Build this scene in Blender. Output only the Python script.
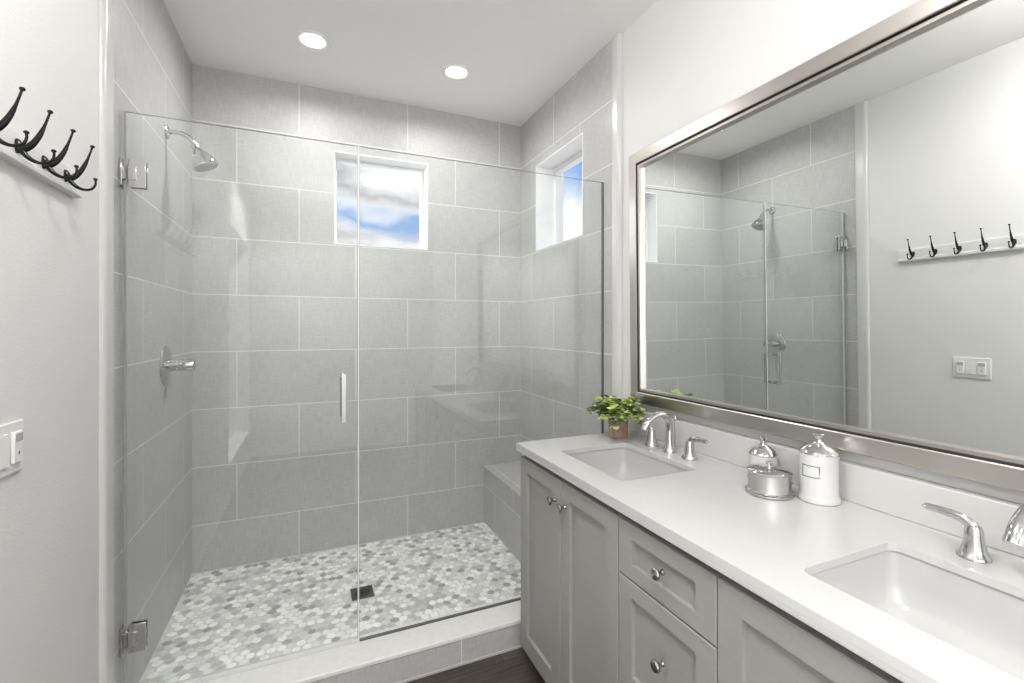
import bpy, bmesh, math, random
from mathutils import Vector, Matrix

for o in list(bpy.data.objects):
    bpy.data.objects.remove(o)
SC = bpy.context.scene
COL = SC.collection
R = math.radians
H = 1.373                      # eye height above the bathroom floor (m)

# ------------------------------------------------------------------ camera
cam_d = bpy.data.cameras.new('camera')
cam = bpy.data.objects.new('camera', cam_d)
COL.objects.link(cam)
cam_d.sensor_width = 36.0
cam_d.lens = 471.917 / 1024 * 36.0
cam_d.shift_x = (512 - 523.63) / 1024
cam_d.shift_y = (327.344 - 341.5) / 1024
cam_d.clip_start = 0.02
cam.location = (0, 0, H)
cam.rotation_euler = (R(90), 0, -R(24.1748))
SC.camera = cam

# ------------------------------------------------------------------ exposure
SC.view_settings.view_transform = 'Standard'
SC.view_settings.look = 'None'
SC.view_settings.exposure = 1.15
SC.view_settings.gamma = 1.0
SC.view_settings.use_curve_mapping = False
SC.cycles.use_denoising = True
SC.cycles.max_bounces = 14
SC.cycles.diffuse_bounces = 10
SC.cycles.glossy_bounces = 8
SC.cycles.transparent_max_bounces = 24
SC.cycles.caustics_reflective = False
SC.cycles.caustics_refractive = False
SC.cycles.sample_clamp_indirect = 4.0

# ------------------------------------------------------------------ node helper


def N(nt, typ, **kw):
    n = nt.nodes.new(typ)
    for k, v in kw.items():
        if k.startswith('i_'):
            key = k[2:]
            key = int(key) if key.isdigit() else key.replace('_', ' ')
            n.inputs[key].default_value = v
        else:
            setattr(n, k, v)
    return n


def ramp(nt, stops, interp='LINEAR'):
    n = nt.nodes.new('ShaderNodeValToRGB')
    n.color_ramp.interpolation = interp
    e = n.color_ramp.elements
    while len(e) < len(stops):
        e.new(0.5)
    for i, (p, c) in enumerate(stops):
        e[i].position = p
        e[i].color = (c[0], c[1], c[2], 1)
    return n


def srgb(r, g, b):
    def f(c):
        c /= 255.0
        return c / 12.92 if c <= 0.04045 else ((c + 0.055) / 1.055) ** 2.4
    return (f(r), f(g), f(b), 1)


# ------------------------------------------------------------------ world: bright broken cloud
world = bpy.data.worlds.new('sky')
SC.world = world
world.use_nodes = True
nt = world.node_tree
WEST_FILL = 2.8            # added fill brightness on the unseen left side of the sky
nt.nodes.clear()
L = nt.links.new
out = N(nt, 'ShaderNodeOutputWorld')
bg = N(nt, 'ShaderNodeBackground', i_Strength=0.62)
L(bg.outputs[0], out.inputs[0])
tc = N(nt, 'ShaderNodeTexCoord')
sep = N(nt, 'ShaderNodeSeparateXYZ')
L(tc.outputs['Generated'], sep.inputs[0])
mp = N(nt, 'ShaderNodeMapping')
mp.inputs['Scale'].default_value = (1, 1, 2.2)
mp.inputs['Location'].default_value = (0.35, 0.1, 0.4)
L(tc.outputs['Generated'], mp.inputs[0])
n1 = N(nt, 'ShaderNodeTexNoise', i_Scale=7.0, i_Detail=7.0, i_Roughness=0.55)
L(mp.outputs[0], n1.inputs['Vector'])
n2 = N(nt, 'ShaderNodeTexNoise', i_Scale=4.0, i_Detail=5.0)
L(mp.outputs[0], n2.inputs['Vector'])


def M(op, a, b=None, c=None):
    m = nt.nodes.new('ShaderNodeMath')
    m.operation = op
    for i, v in enumerate((a, b, c)):
        if v is None:
            continue
        if isinstance(v, (int, float)):
            m.inputs[i].default_value = v
        else:
            L(v, m.inputs[i])
    return m.outputs[0]


# noise shifts the elevation, then each half of the sky has its own cloud banks
zz = M('ADD', sep.outputs['Z'], M('MULTIPLY', M('SUBTRACT', n1.outputs['Fac'], 0.5), 0.14))
lowblue = M('SUBTRACT', 1.0, M('SMOOTH_MIN', M('MULTIPLY', M('ABSOLUTE', M('SUBTRACT', zz, 0.203)), 36.0), 1.0, 0.3))
highblue = M('MULTIPLY', M('SUBTRACT', zz, 0.235), 11.0)
highblue = M('MINIMUM', M('MAXIMUM', highblue, 0.0), 1.0)
side = M('GREATER_THAN', sep.outputs['X'], 0.36)
blue = M('ADD', M('MULTIPLY', side, highblue),
         M('MULTIPLY', M('SUBTRACT', 1.0, side), M('MAXIMUM', lowblue, 0.0)))
# grey undersides of the clouds, white tops
g = M('MULTIPLY', M('SUBTRACT', 1.0, M('MINIMUM', M('MULTIPLY', M('ABSOLUTE', M('SUBTRACT', zz, 0.250)), 24.0), 1.0)),
      M('SUBTRACT', 1.0, side))
g2 = M('MAXIMUM', M('MULTIPLY', M('SUBTRACT', n2.outputs['Fac'], 0.46), 5.0), 0.0)
gg = M('MINIMUM', M('ADD', M('MULTIPLY', g, 0.8), M('MULTIPLY', g2, M('SUBTRACT', 1.0, side))), 1.0)
cl = N(nt, 'ShaderNodeMixRGB')
cl.inputs[1].default_value = (0.98, 0.98, 1.0, 1)
cl.inputs[2].default_value = (0.31, 0.305, 0.325, 1)
L(gg, cl.inputs[0])
sk = N(nt, 'ShaderNodeMixRGB')
sk.inputs[2].default_value = (0.19, 0.36, 0.66, 1)
L(blue, sk.inputs[0])
L(cl.outputs[0], sk.inputs[1])
# unseen left sky brightened to add fill through the side window
west = M('MINIMUM', M('MAXIMUM', M('MULTIPLY', M('SUBTRACT', M('MULTIPLY', sep.outputs['X'], -1.0), 0.15), 3.0), 0.0), 1.0)
wb = N(nt, 'ShaderNodeMixRGB')
wb.inputs[2].default_value = (WEST_FILL, WEST_FILL, WEST_FILL * 1.02, 1)
L(west, wb.inputs[0])
L(sk.outputs[0], wb.inputs[1])
L(wb.outputs[0], bg.inputs[0])
# daylight portal in the added side window
pd = bpy.data.lights.new('window_daylight_portal', 'AREA')
pd.shape = 'RECTANGLE'
pd.size = 1.9
pd.size_y = 1.3
pd.cycles.is_portal = True
po = bpy.data.objects.new('window_daylight_portal', pd)
COL.objects.link(po)
po.location = (-0.80, -0.95, 1.25)
po.rotation_euler = (0, R(-90), 0)

# ------------------------------------------------------------------ shower lamps and added fill lamps (see downlight() below)
SPREAD = 164.0        # beam of the recessed lamps over the shower (degrees)
ROOM_FILL_W = 9.0         # each unseen fill lamp added at the rear of the bathroom
SHOWER_W = 2.9        # each recessed lamp over the shower
OPAL_FILL = 32.0           # added opal fill drum, unseen above the camera
LAMP_COL = (1.0, 0.985, 0.965)
LENS = 5.0

# ------------------------------------------------------------------ materials
MATS = {}


def pmat(name, col, rough=0.5, metal=0.0, spec=0.5, coat=0.0, bump=None, vary=None, emit=None):
    m = bpy.data.materials.new(name)
    m.use_nodes = True
    nt = m.node_tree
    b = nt.nodes['Principled BSDF']
    b.inputs['Base Color'].default_value = col
    b.inputs['Roughness'].default_value = rough
    b.inputs['Metallic'].default_value = metal
    b.inputs['Specular IOR Level'].default_value = spec
    b.inputs['Coat Weight'].default_value = coat
    tc = N(nt, 'ShaderNodeTexCoord')
    if vary:
        sc, amt = vary
        mp = N(nt, 'ShaderNodeMapping')
        mp.inputs['Scale'].default_value = sc
        nt.links.new(tc.outputs['Object'], mp.inputs[0])
        n = N(nt, 'ShaderNodeTexNoise', i_Scale=1.0, i_Detail=4.0)
        nt.links.new(mp.outputs[0], n.inputs['Vector'])
        mr = N(nt, 'ShaderNodeMapRange')
        mr.inputs['From Min'].default_value = 0.3
        mr.inputs['From Max'].default_value = 0.7
        mr.inputs['To Min'].default_value = 1 - amt
        mr.inputs['To Max'].default_value = 1 + amt
        nt.links.new(n.outputs['Fac'], mr.inputs['Value'])
        mx = N(nt, 'ShaderNodeVectorMath', operation='SCALE')
        mx.inputs[0].default_value = col[:3]
        nt.links.new(mr.outputs[0], mx.inputs['Scale'])
        nt.links.new(mx.outputs[0], b.inputs['Base Color'])
    if bump:
        sc, dist = bump
        n = N(nt, 'ShaderNodeTexNoise', i_Scale=sc, i_Detail=3.0)
        nt.links.new(tc.outputs['Object'], n.inputs['Vector'])
        bp = N(nt, 'ShaderNodeBump', i_Strength=0.6, i_Distance=dist)
        nt.links.new(n.outputs['Fac'], bp.inputs['Height'])
        nt.links.new(bp.outputs[0], b.inputs['Normal'])
    if emit:
        b.inputs['Emission Color'].default_value = (*emit[0], 1)
        b.inputs['Emission Strength'].default_value = emit[1]
    MATS[name] = m
    return m


def glass_mat(name, tint=(0.975, 0.985, 0.98), f0=0.04):
    """thin clear sheet: transmission straight through, Schlick reflection on each face"""
    m = bpy.data.materials.new(name)
    m.use_nodes = True
    nt = m.node_tree
    nt.nodes.clear()
    o = N(nt, 'ShaderNodeOutputMaterial')
    t = N(nt, 'ShaderNodeBsdfTransparent')
    t.inputs[0].default_value = (*tint, 1)
    g = N(nt, 'ShaderNodeBsdfGlossy')
    g.inputs['Color'].default_value = (1, 1, 1, 1)
    g.inputs['Roughness'].default_value = 0.0
    lw = N(nt, 'ShaderNodeLayerWeight')
    lw.inputs['Blend'].default_value = 0.5
    pw = N(nt, 'ShaderNodeMath', operation='POWER')
    pw.inputs[1].default_value = 5.0
    nt.links.new(lw.outputs['Facing'], pw.inputs[0])
    ma = N(nt, 'ShaderNodeMath', operation='MULTIPLY_ADD')
    ma.inputs[1].default_value = 1 - f0
    ma.inputs[2].default_value = f0
    nt.links.new(pw.outputs[0], ma.inputs[0])
    mx = N(nt, 'ShaderNodeMixShader')
    nt.links.new(ma.outputs[0], mx.inputs[0])
    nt.links.new(t.outputs[0], mx.inputs[1])
    nt.links.new(g.outputs[0], mx.inputs[2])
    nt.links.new(mx.outputs[0], o.inputs[0])
    MATS[name] = m
    return m


TW, TH = 0.616, 0.308
ZROW = 1.101 + H - 9 * TH      # row 9 (odd) starts 1.101 above the eye


def tile_mat(name, axis, off, horizontal=False, base=(0.472, 0.473, 0.467)):
    """large linen-look porcelain tile, half-lapped, pale grout"""
    m = bpy.data.materials.new(name)
    m.use_nodes = True
    nt = m.node_tree
    b = nt.nodes['Principled BSDF']
    lk = nt.links.new
    ge = N(nt, 'ShaderNodeNewGeometry')
    sp = N(nt, 'ShaderNodeSeparateXYZ')
    lk(ge.outputs['Position'], sp.inputs[0])
    cb = N(nt, 'ShaderNodeCombineXYZ')
    a = N(nt, 'ShaderNodeMath', operation='SUBTRACT')
    lk(sp.outputs[axis], a.inputs[0])
    a.inputs[1].default_value = off - 20 * TW
    z = N(nt, 'ShaderNodeMath', operation='SUBTRACT')
    if horizontal:
        lk(sp.outputs['X' if axis == 'Y' else 'Y'], z.inputs[0])
        z.inputs[1].default_value = horizontal
    else:
        lk(sp.outputs['Z'], z.inputs[0])
        z.inputs[1].default_value = ZROW
    lk(a.outputs[0], cb.inputs[0])
    lk(z.outputs[0], cb.inputs[1])
    br = N(nt, 'ShaderNodeTexBrick')
    br.offset = 0.5
    br.offset_frequency = 2
    lk(cb.outputs[0], br.inputs['Vector'])
    br.inputs['Scale'].default_value = 1.0
    br.inputs['Brick Width'].default_value = TW
    br.inputs['Row Height'].default_value = TH
    br.inputs['Mortar Size'].default_value = 0.0026
    br.inputs['Mortar Smooth'].default_value = 0.15
    br.inputs['Color1'].default_value = (0.96, 0.96, 0.96, 1)
    br.inputs['Color2'].default_value = (1.04, 1.04, 1.04, 1)
    br.inputs['Mortar'].default_value = (1, 1, 1, 1)
    # linen weave: two stretched noises
    w = []
    for sx, sz in ((260, 14), (18, 240)):
        mp = N(nt, 'ShaderNodeMapping')
        mp.inputs['Scale'].default_value = (sx, sz, 1)
        lk(cb.outputs[0], mp.inputs[0])
        n = N(nt, 'ShaderNodeTexNoise', i_Scale=1.0, i_Detail=2.0)
        lk(mp.outputs[0], n.inputs['Vector'])
        w.append(n.outputs['Fac'])
    ad = N(nt, 'ShaderNodeMath', operation='ADD')
    lk(w[0], ad.inputs[0])
    lk(w[1], ad.inputs[1])
    big = N(nt, 'ShaderNodeTexNoise', i_Scale=3.0, i_Detail=3.0)
    lk(cb.outputs[0], big.inputs['Vector'])
    ad2 = N(nt, 'ShaderNodeMath', operation='MULTIPLY_ADD')
    lk(big.outputs['Fac'], ad2.inputs[0])
    ad2.inputs[1].default_value = 0.5
    lk(ad.outputs[0], ad2.inputs[2])
    mr = N(nt, 'ShaderNodeMapRange')
    mr.inputs['From Min'].default_value = 0.85
    mr.inputs['From Max'].default_value = 1.65
    mr.inputs['To Min'].default_value = 0.84
    mr.inputs['To Max'].default_value = 1.16
    lk(ad2.outputs[0], mr.inputs['Value'])
    sc = N(nt, 'ShaderNodeVectorMath', operation='SCALE')
    sc.inputs[0].default_value = base
    lk(mr.outputs[0], sc.inputs['Scale'])
    mu = N(nt, 'ShaderNodeVectorMath', operation='MULTIPLY')
    lk(sc.outputs[0], mu.inputs[0])
    lk(br.outputs['Color'], mu.inputs[1])
    mx = N(nt, 'ShaderNodeMixRGB')
    lk(br.outputs['Fac'], mx.inputs[0])
    lk(mu.outputs[0], mx.inputs[1])
    mx.inputs[2].default_value = (0.70, 0.70, 0.685, 1)
    lk(mx.outputs[0], b.inputs['Base Color'])
    b.inputs['Roughness'].default_value = 0.42
    b.inputs['Specular IOR Level'].default_value = 0.4
    bp = N(nt, 'ShaderNodeBump', i_Strength=0.25, i_Distance=0.0006)
    lk(ad.outputs[0], bp.inputs['Height'])
    bp2 = N(nt, 'ShaderNodeBump', i_Strength=0.5, i_Distance=0.001, invert=True)
    lk(br.outputs['Fac'], bp2.inputs['Height'])
    lk(bp.outputs[0], bp2.inputs['Normal'])
    lk(bp2.outputs[0], b.inputs['Normal'])
    MATS[name] = m
    return m


def wood_mat():
    m = bpy.data.materials.new('dark_wood_planks')
    m.use_nodes = True
    nt = m.node_tree
    b = nt.nodes['Principled BSDF']
    lk = nt.links.new
    ge = N(nt, 'ShaderNodeNewGeometry')
    br = N(nt, 'ShaderNodeTexBrick')
    br.offset = 0.4
    lk(ge.outputs['Position'], br.inputs['Vector'])
    br.inputs['Scale'].default_value = 1.0
    br.inputs['Brick Width'].default_value = 1.2
    br.inputs['Row Height'].default_value = 0.15
    br.inputs['Mortar Size'].default_value = 0.0015
    br.inputs['Color1'].default_value = (0.042, 0.033, 0.028, 1)
    br.inputs['Color2'].default_value = (0.07, 0.056, 0.048, 1)
    br.inputs['Mortar'].default_value = (0.02, 0.015, 0.012, 1)
    mp = N(nt, 'ShaderNodeMapping')
    mp.inputs['Scale'].default_value = (5, 60, 1)
    lk(ge.outputs['Position'], mp.inputs[0])
    n = N(nt, 'ShaderNodeTexNoise', i_Scale=1.0, i_Detail=6.0, i_Roughness=0.65)
    lk(mp.outputs[0], n.inputs['Vector'])
    r = ramp(nt, [(0.3, (0.5, 0.5, 0.5)), (0.7, (1.9, 1.85, 1.8))])
    lk(n.outputs['Fac'], r.inputs[0])
    mu = N(nt, 'ShaderNodeVectorMath', operation='MULTIPLY')
    lk(br.outputs['Color'], mu.inputs[0])
    lk(r.outputs[0], mu.inputs[1])
    lk(mu.outputs[0], b.inputs['Base Color'])
    b.inputs['Roughness'].default_value = 0.45
    return m


def brushed_mat(name, col, rough, scale, amt=0.12, bump=0.0):
    m = pmat(name, col, rough, 1.0, vary=(scale, amt))
    nt = m.node_tree
    b = nt.nodes['Principled BSDF']
    tc = N(nt, 'ShaderNodeTexCoord')
    n = N(nt, 'ShaderNodeTexNoise', i_Scale=140.0, i_Detail=3.0)
    nt.links.new(tc.outputs['Object'], n.inputs['Vector'])
    mr = N(nt, 'ShaderNodeMapRange')
    mr.inputs['To Min'].default_value = rough * 0.8
    mr.inputs['To Max'].default_value = rough * 1.3
    nt.links.new(n.outputs['Fac'], mr.inputs['Value'])
    nt.links.new(mr.outputs[0], b.inputs['Roughness'])
    if bump:
        bp = N(nt, 'ShaderNodeBump', i_Strength=0.5, i_Distance=bump)
        nt.links.new(n.outputs['Fac'], bp.inputs['Height'])
        nt.links.new(bp.outputs[0], b.inputs['Normal'])
    return m


M_tile_back = tile_mat('tile_back_wall', 'X', -0.0663)
M_tile_left = tile_mat('tile_left_wall', 'Y', 2.5122 - 0.308)
M_tile_right = tile_mat('tile_right_wall', 'Y', 2.5136)
M_tile_curb = tile_mat('tile_curb_front', 'X', 0.555)
M_tile_bench = tile_mat('tile_bench', 'Y', 2.80)
M_tile_top = tile_mat('tile_bench_seat', 'Y', 2.45, horizontal=1.10 - TH)
M_grout = pmat('pale_mosaic_grout', (0.62, 0.62, 0.605, 1), 0.6, bump=(300.0, 0.0004))
M_peb = [pmat('pebble_%s' % n_, (c_, c_, c_ * 0.98, 1), 0.32, vary=((45, 45, 45), 0.10)) for n_, c_ in
         (('white', 0.92), ('pearl', 0.80), ('silver', 0.68), ('mid_grey', 0.50), ('slate', 0.34))]
M_wood = wood_mat()
M_paint = pmat('white_wall_paint', (0.735, 0.73, 0.72, 1), 0.55, spec=0.3, bump=(170.0, 0.0012))
M_ceil = pmat('ceiling_paint', (0.90, 0.895, 0.885, 1), 0.8, spec=0.2, bump=(120.0, 0.001))
M_trimtile = pmat('white_bullnose_tile', (0.64, 0.64, 0.63, 1), 0.2)
M_curbtop = pmat('pale_curb_cap', (0.76, 0.76, 0.745, 1), 0.3, vary=((40, 40, 40), 0.03))
M_vinyl = pmat('white_window_vinyl', (0.85, 0.85, 0.85, 1), 0.35)
M_quartz = pmat('white_quartz', (0.545, 0.54, 0.532, 1), 0.16, vary=((30, 30, 30), 0.012))
M_porc = pmat('white_porcelain', (0.50, 0.50, 0.495, 1), 0.08, coat=0.4)
M_cab = pmat('warm_grey_cabinet_paint', (0.305, 0.295, 0.282, 1), 0.38, spec=0.4, vary=((6, 6, 90), 0.025))
M_cabin = pmat('cabinet_shadow_gap', (0.10, 0.095, 0.09, 1), 0.6)
M_chrome = pmat('polished_chrome', (0.60, 0.60, 0.61, 1), 0.07, 1.0)
M_nickel = brushed_mat('satin_nickel', (0.40, 0.38, 0.355, 1), 0.22, (30, 30, 30), 0.05)
M_frame = brushed_mat('brushed_silver_frame', (0.60, 0.565, 0.53, 1), 0.30, (9, 9, 9), 0.05)
M_groove = pmat('dark_bronze_groove', (0.16, 0.15, 0.14, 1), 0.35, 0.9)
M_black = pmat('black_iron', (0.018, 0.018, 0.02, 1), 0.22, 0.6)
M_mirror = pmat('silvered_mirror', (0.87, 0.895, 0.875, 1), 0.0, 1.0)
M_glass = glass_mat('clear_shower_glass')
M_wglass = glass_mat('clear_window_glass', (0.97, 0.975, 0.98))
M_gedge = pmat('polished_glass_edge', (0.62, 0.66, 0.64, 1), 0.12)
M_gedge_dark = pmat('glass_sill_gasket', (0.10, 0.105, 0.10, 1), 0.3)
M_seal = pmat('clear_vinyl_seal', (0.60, 0.61, 0.60, 1), 0.25)
M_sealw = pmat('frosted_vinyl_seal', (0.78, 0.79, 0.78, 1), 0.3)
M_hingegap = pmat('grey_hinge_gap', (0.30, 0.31, 0.31, 1), 0.3)
M_plastic = pmat('white_switch_plastic', (0.80, 0.80, 0.79, 1), 0.3)
M_greypl = pmat('grey_sensor_lens', (0.42, 0.42, 0.43, 1), 0.35)
M_darkpl = pmat('dark_indicator', (0.16, 0.16, 0.16, 1), 0.4)
M_pot = pmat('speckled_tan_clay', (0.34, 0.245, 0.185, 1), 0.85, vary=((70, 70, 70), 0.25), bump=(220.0, 0.001))
M_leaf1 = pmat('leaf_bright_green', (0.46, 0.56, 0.13, 1), 0.45)
M_leaf2 = pmat('leaf_deep_green', (0.14, 0.22, 0.07, 1), 0.5)
M_leaf3 = pmat('leaf_pale_green', (0.66, 0.70, 0.40, 1), 0.5)
M_leaf4 = pmat('leaf_purple_brown', (0.17, 0.16, 0.12, 1), 0.5)
M_stem = pmat('leaf_stem', (0.12, 0.14, 0.05, 1), 0.6)
M_soil = pmat('potting_soil', (0.04, 0.03, 0.022, 1), 0.9)
M_lens = pmat('lamp_lens', (0.9, 0.9, 0.9, 1), 0.4, emit=(LAMP_COL, LENS))
M_opal = pmat('opal_fill_shade', (0.9, 0.9, 0.9, 1), 0.4, emit=(LAMP_COL, OPAL_FILL))
M_lamptrim = pmat('white_lamp_trim', (0.82, 0.82, 0.81, 1), 0.35)
M_drain = pmat('dark_bronze_drain', (0.13, 0.13, 0.125, 1), 0.3, 0.9)
M_hole = pmat('drain_hole', (0.012, 0.012, 0.012, 1), 0.6)
M_rail = pmat('white_rail_paint', (0.74, 0.74, 0.73, 1), 0.4)
M_jar = brushed_mat('frosted_silver_tin', (0.58, 0.575, 0.56, 1), 0.34, (40, 40, 40), 0.04)
M_label = pmat('pale_label_card', (0.62, 0.64, 0.62, 1), 0.5)
M_ceramic = pmat('white_ceramic', (0.57, 0.566, 0.56, 1), 0.18, coat=0.3)

# ------------------------------------------------------------------ mesh helpers
WL = {}        # world location of every object built


class MB:
    def __init__(s):
        s.bm = bmesh.new()

    def box(s, x0, x1, y0, y1, z0, z1, mat=0):
        c = [(x, y, z) for z in (z0, z1) for y in (y0, y1) for x in (x0, x1)]
        v = [s.bm.verts.new(p) for p in c]
        fs = []
        for q in ((0, 2, 3, 1), (4, 5, 7, 6), (0, 1, 5, 4), (2, 6, 7, 3), (0, 4, 6, 2), (1, 3, 7, 5)):
            f = s.bm.faces.new([v[i] for i in q])
            f.material_index = mat
            fs.append(f)
        return fs      # order: -z +z -y +y -x +x

    def ring(s, pts):
        return [s.bm.verts.new(p) for p in pts]

    def skin(s, rings, mat=0, cap0=True, cap1=True, closed=True):
        rv = [s.ring(r) for r in rings]
        n = len(rv[0])
        for a, b in zip(rv, rv[1:]):
            for i in range(n if closed else n - 1):
                j = (i + 1) % n
                f = s.bm.faces.new((a[i], a[j], b[j], b[i]))
                f.material_index = mat
        if cap0:
            f = s.bm.faces.new(rv[0][::-1]); f.material_index = mat
        if cap1:
            f = s.bm.faces.new(rv[-1]); f.material_index = mat
        return rv

    def lathe(s, prof, centre=(0, 0, 0), seg=40, mat=0, mtx=None, sx=1.0, sy=1.0):
        """prof: (radius, height) pairs; axis = local z through centre"""
        rings = []
        for r, h in prof:
            ring = []
            for i in range(seg):
                a = 2 * math.pi * i / seg
                p = Vector((max(r, 1e-5) * math.cos(a) * sx, max(r, 1e-5) * math.sin(a) * sy, h))
                if mtx is not None:
                    p = mtx @ p
                ring.append(p + Vector(centre))
            rings.append(ring)
        s.skin(rings, mat)

    def tube(s, pts, rad, seg=14, mat=0, flat=None, up=(0, 0, 1)):
        """tapered tube through pts; flat = per-point (width, height) scale"""
        P = [Vector(p) for p in pts]
        rings = []
        prev = None
        for i, p in enumerate(P):
            t = (P[min(i + 1, len(P) - 1)] - P[max(i - 1, 0)]).normalized()
            if prev is None:
                a = Vector(up)
                if abs(a.dot(t)) > 0.95:
                    a = Vector((1, 0, 0)) if abs(t.x) < 0.9 else Vector((0, 1, 0))
                nrm = (a - t * a.dot(t)).normalized()
            else:
                nrm = (prev - t * prev.dot(t)).normalized()
            prev = nrm
            bi = t.cross(nrm)
            r = rad[i] if isinstance(rad, (list, tuple)) else rad
            fw, fh = flat[i] if flat else (1, 1)
            rings.append([p + bi * (r * fw * math.cos(2 * math.pi * k / seg)) + nrm * (r * fh * math.sin(2 * math.pi * k / seg))
                          for k in range(seg)])
        s.skin(rings, mat)

    def sphere(s, c, r, seg=16, mat=0, sc=(1, 1, 1)):
        rings = []
        for i in range(9):
            a = math.pi * (0.04 + 0.92 * i / 8)
            rings.append([(c[0] + r * sc[0] * math.sin(a) * math.cos(2 * math.pi * k / seg),
                           c[1] + r * sc[1] * math.sin(a) * math.sin(2 * math.pi * k / seg),
                           c[2] - r * sc[2] * math.cos(a)) for k in range(seg)])
        s.skin(rings, mat)

    def plate(s, outer, holes, z0, z1, mat=0):
        """flat slab with holes"""
        edges = []
        for loop in [outer] + holes:
            vs = [s.bm.verts.new((x, y, z0)) for x, y in loop]
            edges += [s.bm.edges.new((vs[i], vs[(i + 1) % len(vs)])) for i in range(len(vs))]
        r = bmesh.ops.triangle_fill(s.bm, use_beauty=True, use_dissolve=False, edges=edges)
        fs = [g for g in r['geom'] if isinstance(g, bmesh.types.BMFace)]
        for f in fs:
            f.material_index = mat
        ex = bmesh.ops.extrude_face_region(s.bm, geom=fs)
        nv = [g for g in ex['geom'] if isinstance(g, bmesh.types.BMVert)]
        bmesh.ops.translate(s.bm, verts=nv, vec=(0, 0, z1 - z0))

    def build(s, name, mats, parent=None, org=None, bevel=0.0, seg=2, angle=35, smooth=True):
        bm = s.bm
        bmesh.ops.recalc_face_normals(bm, faces=bm.faces)
        base = WL[parent] if parent is not None else Vector(org if org is not None else (0, 0, 0))
        bmesh.ops.translate(bm, verts=bm.verts, vec=-base)
        me = bpy.data.meshes.new(name)
        bm.to_mesh(me)
        bm.free()
        for m in (mats if isinstance(mats, (list, tuple)) else [mats]):
            me.materials.append(m)
        if smooth:
            for p in me.polygons:
                p.use_smooth = True
            me.set_sharp_from_angle(angle=R(angle))
        o = bpy.data.objects.new(name, me)
        COL.objects.link(o)
        if parent is not None:
            o.parent = parent
        else:
            o.location = base
        WL[o] = base
        if bevel:
            b = o.modifiers.new('edge', 'BEVEL')
            b.width = bevel
            b.segments = seg
            b.limit_method = 'ANGLE'
            b.angle_limit = R(40)
        return o


def tag(o, label=None, cat=None, group=None, kind=None):
    if label: o['label'] = label
    if cat: o['category'] = cat
    if group: o['group'] = group
    if kind: o['kind'] = kind
    return o


def thing(name, loc, label, cat, group=None, kind=None):
    o = bpy.data.objects.new(name, None)
    o.empty_display_size = 0.05
    COL.objects.link(o)
    o.location = loc
    WL[o] = Vector(loc)
    return tag(o, label, cat, group, kind)


def rrect(x0, x1, y0, y1, r, n=6):
    pts = []
    for cx, cy, a0 in ((x1 - r, y1 - r, 0), (x0 + r, y1 - r, 90), (x0 + r, y0 + r, 180), (x1 - r, y0 + r, 270)):
        for i in range(n + 1):
            a = R(a0 + 90 * i / n)
            pts.append((cx + r * math.cos(a), cy + r * math.sin(a)))
    return pts


def bez(p0, p1, p2, p3, n=10):
    out = []
    for i in range(n + 1):
        t = i / n
        out.append(Vector(p0) * (1 - t) ** 3 + Vector(p1) * 3 * t * (1 - t) ** 2 + Vector(p2) * 3 * t * t * (1 - t) + Vector(p3) * t ** 3)
    return out


# ------------------------------------------------------------------ setting (structure)
XL, XR, YB = -0.579, 1.325, 3.001           # tiled faces of the shower
XLP, XRP = -0.590, 1.345                    # painted faces of the bathroom
YREAR = -1.75
ZC = 1.396 + H
ZSF = -1.305 + H                            # shower floor
YG = 1.985                                  # glass line
YC = 1.85                                   # curb face
ZCT = -1.250 + H                            # curb top


def struct(mb, name, mats, **k):
    o = mb.build(name, mats, smooth=False, **k)
    o['kind'] = 'structure'
    return o


WZ0, WZ1 = 0.492 + H, 1.044 + H
# back tiled wall with window opening
m = MB()
BX0, BX1 = 0.120, 0.677
m.box(XL - 0.2, BX0, YB, YB + 0.2, 0, ZC)
m.box(BX1, XR + 0.2, YB, YB + 0.2, 0, ZC)
m.box(BX0, BX1, YB, YB + 0.2, 0, WZ0)
m.box(BX0, BX1, YB, YB + 0.2, WZ1, ZC)
struct(m, 'wall_back', [M_tile_back])
m = MB()
m.box(XL - 0.2, XL, 1.90, YB, 0, ZC)
struct(m, 'wall_left_tiled', [M_tile_left])
m = MB()
RY0, RY1 = 2.175, 2.756
m.box(XR, XR + 0.2, 1.90, RY0, 0, ZC)
m.box(XR, XR + 0.2, RY1, YB, 0, ZC)
m.box(XR, XR + 0.2, RY0, RY1, 0, WZ0)
m.box(XR, XR + 0.2, RY0, RY1, WZ1, ZC)
struct(m, 'wall_right_tiled', [M_tile_right])
m = MB()
LY0, LY1, LZ0, LZ1 = -1.60, -0.30, 0.30, 2.20
m.box(XLP - 0.19, XLP, YREAR, LY0, 0, ZC)
m.box(XLP - 0.19, XLP, LY1, 1.90, 0, ZC)
m.box(XLP - 0.19, XLP, LY0, LY1, 0, LZ0)
m.box(XLP - 0.19, XLP, LY0, LY1, LZ1, ZC)
struct(m, 'wall_left', [M_paint])
m = MB()
m.box(XRP, XRP + 0.18, YREAR, 1.90, 0, ZC)
struct(m, 'wall_right', [M_paint])
m = MB()
m.box(XLP - 0.19, XRP + 0.18, YREAR - 0.15, YREAR, 0, ZC)
struct(m, 'wall_rear', [M_paint])
m = MB()
m.box(XLP - 0.25, XRP + 0.25, YREAR - 0.15, YB + 0.2, ZC, ZC + 0.12)
struct(m, 'ceiling', [M_ceil])
m = MB()
m.box(XLP - 0.19, XRP + 0.18, YREAR, YB, -0.15, 0)
struct(m, 'floor', [M_wood])
m = MB()
m.box(XL, XR, YC + 0.165, YB, 0.0, ZSF)
prng = random.Random(5)
PS = 0.0375
row = 0
y = YC + 0.175
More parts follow.
